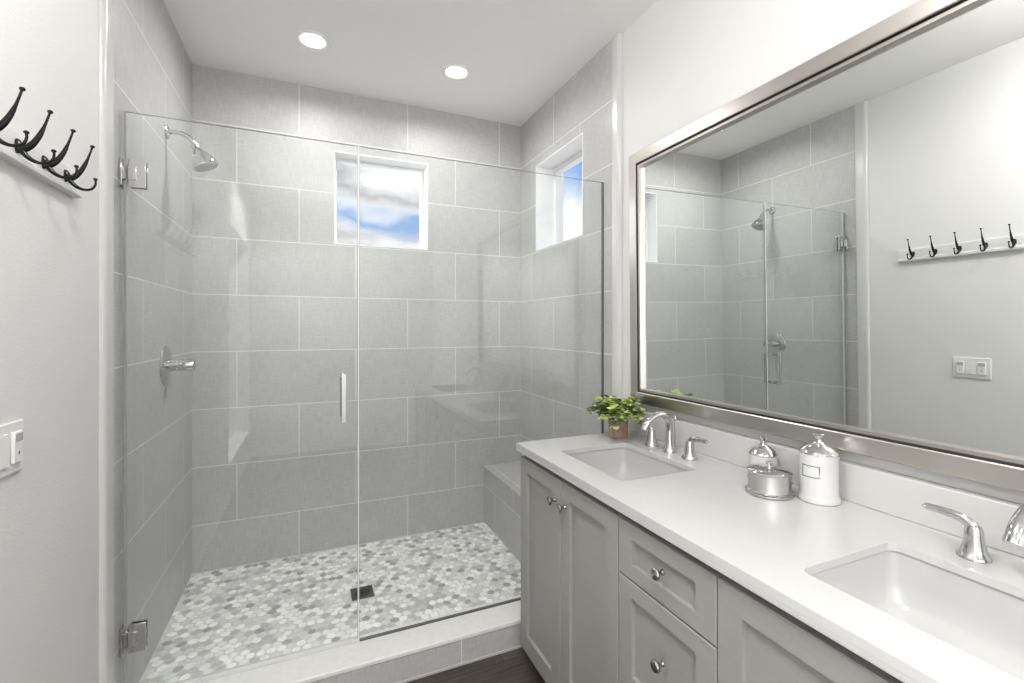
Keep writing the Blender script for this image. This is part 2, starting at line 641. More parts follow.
while y < YB - 0.012:
    x = XL + 0.016 + (PS * 0.5 if row % 2 else 0.0)
    while x < XR - 0.012:
        cx_, cy_ = x + prng.uniform(-0.003, 0.003), y + prng.uniform(-0.003, 0.003)
        hit = abs(cx_ - 0.226) < 0.068 and abs(cy_ - 2.440) < 0.071
        if not hit:
            k_ = prng.random()
            mi = 1 if k_ < 0.27 else 2 if k_ < 0.52 else 3 if k_ < 0.69 else 4 if k_ < 0.78 else 5
            mi = {1: 1, 2: 2, 3: 4, 4: 5, 5: 3}[mi]
            ra, rb = prng.uniform(0.0172, 0.0215), prng.uniform(0.0155, 0.0190)
            th_ = prng.uniform(0, math.pi)
            top_, bot_ = [], []
            for q_ in range(10):
                a_ = 2 * math.pi * q_ / 10
                w_ = prng.uniform(0.93, 1.05)
                ex, ey = ra * w_ * math.cos(a_), rb * w_ * math.sin(a_)
                vx, vy_ = ex * math.cos(th_) - ey * math.sin(th_), ex * math.sin(th_) + ey * math.cos(th_)
                px_ = min(max(cx_ + vx, XL + 0.001), XR - 0.001)
                py_ = min(max(cy_ + vy_, YC + 0.172), YB - 0.001)
                bot_.append((px_, py_, ZSF))
                top_.append((cx_ + (px_ - cx_) * 0.90, cy_ + (py_ - cy_) * 0.90, ZSF + 0.0012))
            m.skin([bot_, top_], mi, cap0=False)
        x += PS
    y += PS * 0.866
    row += 1
struct(m, 'floor_shower', [M_grout] + M_peb)

# bullnose strips where tile meets paint
for i, (xa, xb, xp) in enumerate(((XLP, XL, 1), (XRP, XR, -1))):
    m = MB()
    y0, y1 = (1.836, 1.904) if xp > 0 else (1.845, 1.900)
    t = abs(xb - xa) + 0.004
    prof = [(0, y0)] + [(t * math.sin(R(a)), y0 + 0.02 - 0.02 * math.cos(R(a))) for a in range(0, 91, 15)] + [(t, y1), (0, y1)]
    rings = [[(xa + xp * px, py, z) for px, py in prof[1:]] for z in (0.0, ZC)]
    m.skin(rings)
    o = m.build('trim_%d' % (i + 1), [M_trimtile], angle=50)
    o['kind'] = 'structure'

# curb: tiled body and pale cap
m = MB()
m.box(XL, XR, YC, YC + 0.165, 0.0, ZCT - 0.018)
curb = struct(m, 'shower_curb', [M_tile_curb])
m = MB()
m.box(XL, XR, YC - 0.004, YC + 0.17, ZCT - 0.018, ZCT)
o = m.build('curb_cap', [M_curbtop], parent=curb, bevel=0.003)
o['label'] = 'pale stone cap of the curb'


# windows --------------------------------------------------------------
def window(idx, axis, a0, a1, face, WZ0=WZ0, WZ1=WZ1, sg=1):
    """axis 'y': opening spans x in the back wall; axis 'x': spans y in the right wall"""
    root = thing('window_%d' % idx, ((a0 + a1) / 2, face, WZ0) if axis == 'y' else (face, (a0 + a1) / 2, WZ0), None, None, kind='structure')

    def bx(mb, u0, u1, d0, d1, z0, z1, mat=0):
        if axis == 'y':
            return mb.box(u0, u1, face + d0, face + d1, z0, z1, mat)
        x0_, x1_ = sorted((face + sg * d0, face + sg * d1))
        return mb.box(x0_, x1_, u0, u1, z0, z1, mat)
    D0 = 0.105 if axis == 'y' else 0.125
    e = 0.006
    m = MB()    # white lining of the opening
    bx(m, a0, a0 + e, -0.002, 0.199, WZ0, WZ1)
    bx(m, a1 - e, a1, -0.002, 0.199, WZ0, WZ1)
    bx(m, a0 + e, a1 - e, -0.002, 0.199, WZ0, WZ0 + e)
    bx(m, a0 + e, a1 - e, -0.002, 0.199, WZ1 - e, WZ1)
    m.build('window_reveal', [M_vinyl], parent=root, smooth=False)
    m = MB()    # vinyl frame
    w = 0.030 if axis == 'x' else 0.016
    b0, b1, c0, c1 = a0 + e, a1 - e, WZ0 + e, WZ1 - e
    bx(m, b0, b0 + w, D0, D0 + 0.05, c0, c1)
    bx(m, b1 - w, b1, D0, D0 + 0.05, c0, c1)
    bx(m, b0 + w, b1 - w, D0, D0 + 0.05, c0, c0 + w)
    bx(m, b0 + w, b1 - w, D0, D0 + 0.05, c1 - w, c1)
    fr = m.build('window_frame', [M_vinyl], parent=root, bevel=0.003, smooth=False)
    m = MB()
    bx(m, b0 + w - 0.004, b1 - w + 0.004, D0 + 0.022, D0 + 0.028, c0 + w - 0.004, c1 - w + 0.004)
    m.build('window_pane', [M_wglass], parent=root, smooth=False)


window(1, 'y', BX0, BX1, YB)
window(2, 'x', RY0, RY1, XR)
window(3, 'x', LY0, LY1, XLP, LZ0, LZ1, -1)  # unseen side window behind the camera, added to let in fill daylight


# ------------------------------------------------------------------ recessed ceiling lamps
def downlight(x, y, watts, label, group=None, spread=180, lens=None):
    root = thing('recessed_ceiling_light', (x, y, ZC), label, 'ceiling light', group)
    m = MB()
    m.lathe([(0.083, 0.0), (0.083, -0.003), (0.078, -0.006), (0.062, -0.004), (0.056, -0.0005), (0.056, 0.0)], (x, y, ZC), 48)
    m.build('trim_ring', [M_lamptrim], parent=root)
    m = MB()
    m.lathe([(0.0555, -0.0002), (0.0555, -0.0015), (0.03, -0.0028), (0.0, -0.003)], (x, y, ZC), 48)
    m.build('lens', [lens or M_lens], parent=root)
    ld = bpy.data.lights.new('lamp', 'AREA')
    ld.shape = 'DISK'
    ld.size = 0.15
    ld.spread = R(spread)
    ld.energy = watts
    ld.color = LAMP_COL
    lo = bpy.data.objects.new('lamp', ld)
    COL.objects.link(lo)
    lo.parent = root
    lo.location = (0, 0, -0.008)
    return root


downlight(0.005, 2.517, SHOWER_W, 'round recessed ceiling light over the shower, nearer the shower head', 'lights over the shower', SPREAD)
downlight(0.722, 2.508, SHOWER_W, 'round recessed ceiling light over the shower, nearer the tiled bench', 'lights over the shower', SPREAD)
for x, y in ((-0.25, -1.15), (0.45, -1.15), (-0.3, -0.7)):  # unseen lamps added to brighten the rear wall and fill the room
    downlight(x, y, ROOM_FILL_W, 'added unseen recessed fill light at the rear of the bathroom', 'added fill lights at the rear of the bathroom', 125, M_lamptrim)

# opal drum added close under the ceiling as unseen soft fill, above the camera
fx, fyy = 0.06, 0.62
root = thing('drum_fill_light', (fx, fyy, ZC), 'added unseen opal drum with a nickel rim, fill light over the bathroom floor', 'ceiling light')
m = MB()
m.lathe([(0.165, 0.0), (0.165, -0.018), (0.150, -0.020), (0.0, -0.020)], (fx, fyy, ZC), 48)
m.build('rim', [M_nickel], parent=root)
m = MB()
m.lathe([(0.158, -0.021), (0.160, -0.030), (0.160, -0.088), (0.150, -0.096), (0.0, -0.100)], (fx, fyy, ZC), 48)
m.build('shade', [M_opal], parent=root)

# ------------------------------------------------------------------ shower bench
m = MB()
bench = None
m.box(1.055, XR, YC + 0.17, YB, ZSF, -0.945 + H)
bench = m.build('shower_bench', [M_tile_bench], org=(1.19, 2.5, ZSF), smooth=False)
tag(bench, 'grey tiled shower bench built along the right wall', 'bench')
m = MB()
m.box(1.049, XR, YC + 0.17, YB, -0.945 + H, -0.927 + H)
m.build('seat_top', [M_tile_top], parent=bench, bevel=0.003)

# ------------------------------------------------------------------ shower glass
ZGT = 0.721 + H
XS = 0.170


def glass_sheet(mb, x0, x1, z0, z1):
    fs = mb.box(x0, x1, YG - 0.005, YG + 0.005, z0, z1)
    for k in (0, 1, 4, 5):
        fs[k].material_index = 1


door = thing('shower_door', (-0.57, YG, ZCT), 'frameless clear glass shower door hinged on the left tiled wall', 'shower door')
m = MB()
glass_sheet(m, -0.564, XS - 0.004, ZCT + 0.014, ZGT)
m.build('glass_panel', [M_glass, M_gedge], parent=door, smooth=False)
m = MB()
m.box(-0.564, XS - 0.004, YG - 0.007, YG + 0.007, ZCT + 0.001, ZCT + 0.018)
m.build('bottom_seal', [M_seal], parent=door, bevel=0.002)
m = MB()
m.box(XS - 0.0035, XS + 0.0015, YG - 0.007, YG + 0.007, ZCT + 0.02, ZGT)
m.build('strike_seal', [M_sealw], parent=door, bevel=0.001)
m = MB()
m.box(-0.5725, -0.5645, YG - 0.006, YG + 0.006, ZCT + 0.02, ZGT)  # grey strip, its colour stands for the dark hinge gap and glass edge
m.build('hinge_gap_strip', [M_hingegap], parent=door, bevel=0.001)


def hinge(zc):
    m = MB()
    # clamp plates either side of the glass
    for s in (-1, 1):
        y0, y1 = sorted((YG + s * 0.006, YG + s * 0.013))
        m.box(-0.558, -0.510, y0, y1, zc - 0.047, zc + 0.047)
    h = m.build('hinge', [M_chrome], parent=door, bevel=0.0015)
    m = MB()
    m.box(XL, -0.571, YG - 0.026, YG + 0.026, zc - 0.045, zc + 0.045)
    m.build('wall_plate', [M_chrome], parent=h, bevel=0.0015)
    m = MB()
    m.box(-0.572, -0.535, YG - 0.0165, YG + 0.0165, zc - 0.023, zc + 0.023)
    m.build('hinge_block', [M_chrome], parent=h, bevel=0.0015)
    m = MB()
    m.lathe([(0.006, -0.03), (0.006, 0.03)], (-0.566, YG, zc), 16)
    m.build('hinge_pin', [M_chrome], parent=h)


hinge(0.515 + H)
hinge(-1.040 + H)
m = MB()
hx, hz0, hz1 = 0.112, -0.367 + H, -0.180 + H
for s in (-1, 1):
    ya = YG + s * 0.048
    m.box(hx - 0.008, hx + 0.008, ya - 0.008, ya + 0.008, hz0, hz1)
    for zz_ in (hz0 + 0.008, hz1 - 0.008):
        y0, y1 = sorted((YG + s * 0.0055, YG + s * 0.041))
        m.box(hx - 0.008, hx + 0.008, y0, y1, zz_ - 0.008, zz_ + 0.008)
m.build('pull_handle', [M_chrome], parent=door, bevel=0.0012)

panel = thing('glass_screen', (0.75, YG, ZCT), 'fixed frameless glass panel between the shower door and the right wall', 'glass panel')
m = MB()
glass_sheet(m, XS + 0.004, XR - 0.003, ZCT + 0.004, ZGT)
m.build('glass_panel', [M_glass, M_gedge], parent=panel, smooth=False)
m = MB()
m.box(XS + 0.004, XR - 0.003, YG - 0.0065, YG + 0.0065, ZCT + 0.0005, ZCT + 0.006)
m.build('sill_gasket', [M_gedge_dark], parent=panel, smooth=False)
m = MB()
m.box(XR - 0.006, XR - 0.0005, YG - 0.0065, YG + 0.0065, ZCT + 0.006, ZGT)
m.build('wall_gasket', [M_gedge_dark], parent=panel, smooth=False)

# ------------------------------------------------------------------ shower head
fy, fz = 2.513, 0.851 + H
sh = thing('shower_sprayer', (XL, fy, fz), 'chrome shower head on a curved arm high on the left tiled wall', 'shower head')
RX = Matrix.Rotation(R(90), 3, 'Y')      # local z -> +x
m = MB()
m.lathe([(0.030, 0.0), (0.030, 0.003), (0.024, 0.010), (0.013, 0.014), (0.0, 0.014)], (XL, fy, fz), 32, mtx=RX)
m.build('wall_flange', [M_chrome], parent=sh)
m = MB()
arm = bez((XL + 0.005, fy, fz), (XL + 0.05, fy, fz + 0.012), (XL + 0.085, fy, fz + 0.002), (-0.474, fy, 0.808 + H), 14)
m.tube(arm, 0.0095, 16)
m.build('arm', [M_chrome], parent=sh)
dirv = Vector((0.44, 0.0, -0.90)).normalized()
q = Vector((0, 0, 1)).rotation_difference(dirv).to_matrix()
m = MB()
m.lathe([(0.010, -0.006), (0.016, -0.002), (0.017, 0.010), (0.013, 0.016), (0.014, 0.020), (0.026, 0.034), (0.042, 0.060), (0.050, 0.082), (0.052, 0.090), (0.052, 0.098), (0.046, 0.1)],
        (-0.474, fy, 0.808 + H), 40, mtx=q)
hd = m.build('spray_head', [M_chrome], parent=sh)
m = MB()
m.lathe([(0.045, 0.099), (0.045, 0.1025), (0.0, 0.104)], (-0.474, fy, 0.808 + H), 40, mtx=q)
for rr, nn in ((0.014, 6), (0.026, 12), (0.038, 18)):
    for k in range(nn):
        a = 2 * math.pi * k / nn
        c = Vector((-0.474, fy, 0.808 + H)) + q @ Vector((rr * math.cos(a), rr * math.sin(a), 0.102))
        m.lathe([(0.0018, 0.0), (0.0014, 0.003)], c, 6, mtx=q)
m.build('nozzle_plate', [M_greypl], parent=hd)

# ------------------------------------------------------------------ shower valve
vy, vz = 2.500, -0.165 + H
sv = thing('shower_valve', (XL, vy, vz), 'round chrome shower valve with a cylinder handle on the left tiled wall', 'shower valve')
m = MB()
m.lathe([(0.085, 0.0), (0.085, 0.003), (0.080, 0.008), (0.055, 0.014), (0.030, 0.018), (0.0, 0.018)], (XL, vy, vz), 48, mtx=RX)
m.build('wall_plate', [M_chrome], parent=sv)
m = MB()
m.lathe([(0.026, 0.015), (0.026, 0.045), (0.0245, 0.047), (0.0245, 0.050), (0.026, 0.052), (0.026, 0.092), (0.023, 0.104), (0.014, 0.110), (0.0, 0.112)],
        (XL, vy, vz), 32, mtx=RX)
hn = m.build('handle', [M_chrome], parent=sv)

# ------------------------------------------------------------------ shower drain
dx, dy = 0.226, 2.440
m = MB()
m.plate([(dx - 0.052, dy - 0.055), (dx + 0.052, dy - 0.055), (dx + 0.052, dy + 0.055), (dx - 0.052, dy + 0.055)],
        [[(dx + 0.036 * math.cos(2 * math.pi * k / 32), dy + 0.036 * math.sin(2 * math.pi * k / 32)) for k in range(32)]], ZSF + 0.0002, ZSF + 0.003)
dr = m.build('shower_drain', [M_drain], org=(dx, dy, ZSF), bevel=0.001)
tag(dr, 'square dark metal drain set in the pebble mosaic shower floor', 'drain')
m = MB()
m.lathe([(0.0355, 0.0003), (0.0355, 0.0012), (0.0, 0.0012)], (dx, dy, ZSF), 32, mat=1)
for rr in (0.012, 0.024):
    prof = [(rr - 0.002, 0.0012), (rr - 0.002, 0.0024), (rr + 0.002, 0.0024), (rr + 0.002, 0.0012)]
    rings = [[(dx + r_ * math.cos(2 * math.pi * k / 32), dy + r_ * math.sin(2 * math.pi * k / 32), ZSF + h_) for k in range(32)] for r_, h_ in prof]
    m.skin(rings, 0, False, False)
m.build('strainer', [M_drain, M_hole], parent=dr)

# ------------------------------------------------------------------ vanity
XF = 0.772                       # door faces
ZT = 0.906                       # counter top
CT = 0.030                       # built-up front edge
SLAB = 0.018
YV0, YV1 = 0.065, 1.752          # cabinets run
CTX0, CTX1 = 0.755, 1.3445
SX0, SX1 = 0.857, 1.157
S1 = (1.180, 1.580)
S2 = (0.205, 0.612)
m = MB()
m.plate(rrect(CTX0, CTX1, 0.060, 1.757, 0.002, 2),
        [rrect(SX0, SX1, *S1, 0.022)[::-1], rrect(SX0, SX1, *S2, 0.022)[::-1]], ZT - SLAB, ZT)
m.box(CTX0 + 0.0003, CTX0 + 0.028, 0.0603, 1.7567, ZT - CT, ZT - SLAB - 0.00005)   # built-up front edge
ctop = m.build('countertop', [M_quartz], org=(1.05, 0.908, ZT - CT), bevel=0.0025)
tag(ctop, 'white quartz countertop with two sink cutouts on grey cabinets', 'countertop')
m = MB()
m.box(1.312, CTX1, 0.060, 1.757, ZT + 0.0004, ZT + 0.101)
bs = m.build('backsplash', [M_quartz], parent=ctop, bevel=0.002)
bs['label'] = 'low upright strip along the wall'


def shaker(mb, y0, y1, z0, z1, st, rt, rb, th=0.020, rec=0.012):
    """slab door: proud frame with a recessed flat panel, front towards -x"""
    a, b = XF, XF + th
    i0, i1, k0, k1 = y0 + st, y1 - st, z0 + rb, z1 - rt
    out = [(y0, z0), (y1, z0), (y1, z1), (y0, z1)]
    inn = [(i0, k0), (i1, k0), (i1, k1), (i0, k1)]
    c = 0.0008
    inn2 = [(i0 + c, k0 + c), (i1 - c, k0 + c), (i1 - c, k1 - c), (i0 + c, k1 - c)]
    e = 0.0018
    outf = [(y0 + e, z0 + e), (y1 - e, z0 + e), (y1 - e, z1 - e), (y0 + e, z1 - e)]
    rings = [[(b, y, z) for y, z in out], [(a + e, y, z) for y, z in out], [(a, y, z) for y, z in outf],
             [(a, y, z) for y, z in inn], [(a + rec, y, z) for y, z in inn2]]
    mb.skin(rings)


RXN = Matrix.Rotation(R(-90), 3, 'Y')     # local z -> -x


def knob(y, z, parent):
    m = MB()
    m.lathe([(0.0075, 0.0), (0.0075, 0.002), (0.0055, 0.005), (0.0050, 0.011), (0.0065, 0.015), (0.0125, 0.0185), (0.0150, 0.0215),
             (0.0150, 0.0245), (0.0125, 0.0275), (0.006, 0.0292), (0.0, 0.0295)], (XF, y, z), 28, mtx=RXN)
    k = m.build('knob', [M_nickel], parent=parent)
    return k


ZD0, ZD1 = 0.084, 0.851


def carcass(name, y0, y1, label):
    c = thing(name, (1.05, (y0 + y1) / 2, 0.0), label, 'cabinet', 'grey vanity cabinets')
    m = MB()
    xb, xw = XF + 0.0215, 1.3445
    t = 0.016
    zt = ZT - SLAB - 0.0006
    m.box(xb, xw, y0, y0 + t, ZD0, zt)
    m.box(xb, xw, y1 - t, y1, ZD0, zt)
    m.box(xb, xw, y0 + t, y1 - t, ZD0, ZD0 + t)
    m.box(xw - 0.008, xw, y0 + t, y1 - t, ZD0 + t, zt)
    m.box(xb, xb + 0.02, y0 + t, y1 - t, zt - 0.05, zt)
    m.build('cabinet_body', [M_cab], parent=c, smooth=False)
    m = MB()
    m.box(XF + 0.075, xw, y0 + 0.001, y1 - 0.001, 0.0, ZD0 - 0.001)
    m.build('toe_kick', [M_cab], parent=c, smooth=False)
    return c


def door_cabinet(y0, y1, label):
    c = carcass('sink_cabinet', y0, y1, label)
    mid = (y0 + y1) / 2 + 0.0
    for (a, b, kn) in ((mid + 0.0018, y1 - 0.001, mid + 0.036), (y0 + 0.0025, mid - 0.0018, mid - 0.036)):
        m = MB()
        shaker(m, a, b, ZD0 + 0.002, ZD1, 0.062, 0.053, 0.070)
        d = m.build('cabinet_door', [M_cab], parent=c, smooth=False)
        knob(kn, -0.600 + H, d)
    return c


door_cabinet(1.083, YV1, 'grey two door sink cabinet nearest the shower, under the plant end of the counter')
c = carcass('drawer_cabinet', 0.734, 1.083, 'grey drawer cabinet with three shaker drawers between the two sink cabinets')
for z0, z1, rr in ((-0.670 + H, -0.522 + H, 0.041), (-0.970 + H, -0.6745 + H, 0.043), (ZD0 + 0.002, -0.9745 + H, 0.043)):
    m = MB()
    shaker(m, 0.734 + 0.0025, 1.083 - 0.0025, z0, z1, 0.058, rr, rr)
    d = m.build('drawer', [M_cab], parent=c, smooth=False)
    knob(0.900, (z0 + z1) / 2 + (0.006 if z1 > 0.8 else 0.012), d)
door_cabinet(YV0, 0.734, 'grey two door sink cabinet nearest the camera, right of the drawers')


# sinks ------------------------------------------------------------------
def sink(y0, y1, label):
    zt = ZT - SLAB - 0.0005
    cy = (y0 + y1) / 2
    cx = (SX0 + SX1) / 2
    g = 0.004      # basin stands a little back from the stone edge
    inner = [(-0.016, 0.0, 0.030), (-0.004, -0.0002, 0.024), (0.0, -0.060, 0.024), (0.006, -0.098, 0.030),
             (0.018, -0.115, 0.036), (0.034, -0.121, 0.045), (0.10, -0.1235, 0.04)]
    outer = [(0.10, -0.1325, 0.04), (0.030, -0.130, 0.045), (0.008, -0.120, 0.036), (-0.004, -0.098, 0.034), (-0.009, -0.060, 0.030),
             (-0.012, -0.010, 0.030), (-0.016, -0.008, 0.030)]
    m = MB()

    def lp(ins, dz, r):
        return [(x, y, zt + dz) for x, y in rrect(SX0 + ins, SX1 - ins, y0 + ins, y1 - ins, r)]

    def dl(r, dz):
        return [(cx + r * math.cos(math.atan2(p[1] - cy, p[0] - cx)), cy + r * math.sin(math.atan2(p[1] - cy, p[0] - cx)), zt + dz)
                for p in lp(0.10, 0, 0.04)]
    rings = [dl(0.022, -0.134)] + [lp(*q_) for q_ in outer] + [lp(*q_) for q_ in inner] + [dl(0.022, -0.126)]
    rings.append(rings[0])
    m.skin(rings, 0, False, False)
    bmesh.ops.remove_doubles(m.bm, verts=m.bm.verts, dist=1e-6)
    o = m.build('sink_basin', [M_porc], org=(cx, cy, zt - 0.134), angle=50)
    tag(o, label, 'sink')
    m = MB()
    m.lathe([(0.0215, -0.130), (0.0215, -0.1245), (0.0195, -0.1225), (0.0175, -0.1235), (0.015, -0.1215), (0.008, -0.1195), (0.0, -0.119)], (cx, cy, zt), 32)
    m.build('drain_stopper', [M_chrome], parent=o)
    return o


sink(*S1, 'white rectangular undermount sink in front of the plant, nearest the shower')
sink(*S2, 'white rectangular undermount sink nearest the camera')


# faucets ----------------------------------------------------------------
def faucet(yc, xb, label):
    f = thing('sink_faucet', (xb, yc, ZT), label, 'faucet', 'chrome faucets on the counter')
    z = ZT + 0.0004
    m = MB()
    m.lathe([(0.0265, 0.0), (0.0265, 0.003), (0.0240, 0.008), (0.0205, 0.014), (0.0175, 0.03), (0.0155, 0.05), (0.0142, 0.07), (0.0136, 0.078)], (xb, yc, z), 32)
    sp = [Vector((xb, yc, z + 0.070))] + bez((xb, yc, z + 0.084), (xb - 0.002, yc, z + 0.140), (xb - 0.040, yc, z + 0.158), (xb - 0.085, yc, z + 0.132), 14) \
        + bez((xb - 0.085, yc, z + 0.132), (xb - 0.100, yc, z + 0.123), (xb - 0.112, yc, z + 0.110), (xb - 0.121, yc, z + 0.092), 6)[1:]
    n = len(sp)
    rad = [0.0136 - 0.0022 * min(1, i / (n * 0.5)) + 0.0012 * max(0, (i - n * 0.6) / (n * 0.4)) for i in range(n)]
    m.tube(sp, rad, 20, flat=[(1.0 + 0.18 * i / n, 1.0 - 0.1 * i / n) for i in range(n)])
    s = m.build('spout', [M_chrome], parent=f)
    m = MB()
    m.lathe([(0.0028, 0.0), (0.0028, 0.114), (0.0055, 0.116), (0.0062, 0.123), (0.0045, 0.130), (0.0, 0.132)], (xb + 0.026, yc, z), 14)
    m.build('lift_rod', [M_chrome], parent=s)
    for sgn in (1, -1):
        yy = yc + sgn * 0.1025
        m = MB()
        m.lathe([(0.0275, 0.0), (0.0275, 0.003), (0.0250, 0.007), (0.0212, 0.013), (0.0180, 0.028), (0.0158, 0.044), (0.0148, 0.056), (0.0120, 0.064), (0.0, 0.067)], (xb, yy, z), 32)
        hb = m.build('faucet_handle', [M_chrome], parent=f)
        m = MB()
        lv = bez((xb, yy - sgn * 0.003, z + 0.036), (xb, yy - sgn * 0.004, z + 0.078), (xb, yy + sgn * 0.022, z + 0.076), (xb - 0.002, yy + sgn * 0.082, z + 0.077), 14)
        k = len(lv)
        m.tube(lv, [0.0135 - 0.0075 * (i / (k - 1)) ** 0.8 for i in range(k)], 16,
               flat=[(1.0 + 0.25 * i / k, 1.0 - 0.25 * i / k) for i in range(k)])
        m.sphere(lv[-1], 0.006, 12, sc=(1.2, 1, 0.75))
        m.build('lever', [M_chrome], parent=hb)
    return f


faucet(1.392, 1.226, 'chrome widespread faucet between the plant and the silver tin')
faucet(0.397, 1.226, 'chrome widespread faucet right of the labelled white canister, nearest the camera')

# ------------------------------------------------------------------ mirror (leans slightly off the wall at the top)
MZ0, MZ1, MY0, MY1 = -0.333 + H, 0.766 + H, 0.080, 1.738
mir = thing('wall_mirror', (1.343, (MY0 + MY1) / 2, MZ0), 'wide wall mirror in a brushed silver frame above the countertop', 'mirror')
prof = [(0.0, 1.341), (0.0, 1.309), (0.003, 1.306), (0.046, 1.306), (0.049, 1.308), (0.0495, 1.317), (0.055, 1.317), (0.0555, 1.312), (0.064, 1.313), (0.0655, 1.330), (0.064, 1.341)]
m = MB()
rings = []
for ins, x in prof:
    rings.append([(x, MY0 + ins, MZ0 + ins), (x, MY1 - ins, MZ0 + ins), (x, MY1 - ins, MZ1 - ins), (x, MY0 + ins, MZ1 - ins)])
rings.append(rings[0])
m.skin(rings, 0, False, False)
m.bm.faces.ensure_lookup_table()
for k_ in range(16, 28):      # darker groove between the face and the inner lip
    m.bm.faces[k_].material_index = 1
bmesh.ops.remove_doubles(m.bm, verts=m.bm.verts, dist=1e-6)
m.build('frame', [M_frame, M_groove], parent=mir, angle=30)
m = MB()
m.box(1.3285, 1.338, MY0 + 0.0645, MY1 - 0.0645, MZ0 + 0.0645, MZ1 - 0.0645)
m.build('mirror_glass', [M_mirror], parent=mir, smooth=False)
mir.rotation_euler.y = -0.0103

# ------------------------------------------------------------------ potted plant
px, py = 1.190, 1.667
pl = thing('potted_plant', (px, py, ZT), 'small leafy green plant in a tan clay pot at the shower end of the counter', 'potted plant')
m = MB()
m.lathe([(0.036, 0.0005), (0.039, 0.003), (0.041, 0.03), (0.0425, 0.070), (0.0425, 0.075), (0.0385, 0.075), (0.038, 0.064), (0.0, 0.064)], (px, py, ZT), 40)
pot = m.build('pot', [M_pot], parent=pl)
m = MB()
m.lathe([(0.0375, 0.0645), (0.0, 0.068)], (px, py, ZT), 24)
m.build('soil', [M_soil], parent=pot)
random.seed(11)
m = MB()
stems = MB()


def leaf(mb, p, d, up, ln, wd, mat):
    d = d.normalized()
    side_ = d.cross(up).normalized()
    up = side_.cross(d)
    ring = []
    cs = [(0.0, 0.06), (0.25, 0.75), (0.55, 1.0), (0.8, 0.7), (1.0, 0.05)]
    rows = []
    for t, w in cs:
        c = p + d * (ln * t) - up * (0.25 * ln * t * t)
        rows.append((mb.bm.verts.new(c - side_ * wd * w + up * 0.12 * wd * w), mb.bm.verts.new(c), mb.bm.verts.new(c + side_ * wd * w + up * 0.12 * wd * w)))
    for a, b in zip(rows, rows[1:]):
        for i in (0, 1):
            f = mb.bm.faces.new((a[i], a[i + 1], b[i + 1], b[i]))
            f.material_index = mat


for k in range(84):
    az = random.uniform(0, 2 * math.pi)
    el = random.uniform(0.05, 1.0) ** 0.8
    reach = random.uniform(0.085, 0.165) * (0.6 + 0.4 * math.cos(el * 1.2))
    if math.cos(az) > 0.3:
        reach = min(reach, 0.10)
    top = Vector((px + reach * math.cos(az) * math.cos(el * 0.9), py + reach * math.sin(az) * math.cos(el * 0.9),
                  ZT + 0.075 + random.uniform(-0.03, 0.02) + 0.085 * math.sin(el * 1.35) * random.uniform(0.6, 1.05)))
    top.x = min(top.x, 1.262)
    top.z = max(top.z, ZT + 0.070)
    if top.y > 1.88: top.y = 1.88
    b0 = Vector((px + 0.02 * math.cos(az), py + 0.02 * math.sin(az), ZT + 0.066))
    c1 = b0 + Vector((0, 0, 0.05))
    pts = bez(b0, c1, (c1 + top) / 2 + Vector((0, 0, 0.02)), top, 6)
    stems.tube(pts, 0.0011, 5)
    base_m = random.choice((0, 0, 0, 0, 0, 1, 1, 2, 2, 3))
    for j, t in enumerate(pts[2:]):
        for q_ in range(3):
            a2 = random.uniform(0, 2 * math.pi)
            d = Vector((math.cos(a2), math.sin(a2), random.uniform(-0.3, 0.7))) + (top - b0).normalized() * 0.6
            mt = base_m if random.random() < 0.7 else random.choice((0, 1, 2, 3))
            leaf(m, t, d, Vector((random.uniform(-0.3, 0.3), random.uniform(-0.3, 0.3), 1)), random.uniform(0.020, 0.031), random.uniform(0.0090, 0.0135), mt)
fo = m.build('foliage', [M_leaf1, M_leaf2, M_leaf3, M_leaf4], parent=pl, angle=80)
fo['kind'] = 'stuff'
stems.build('stems', [M_stem], parent=pl)


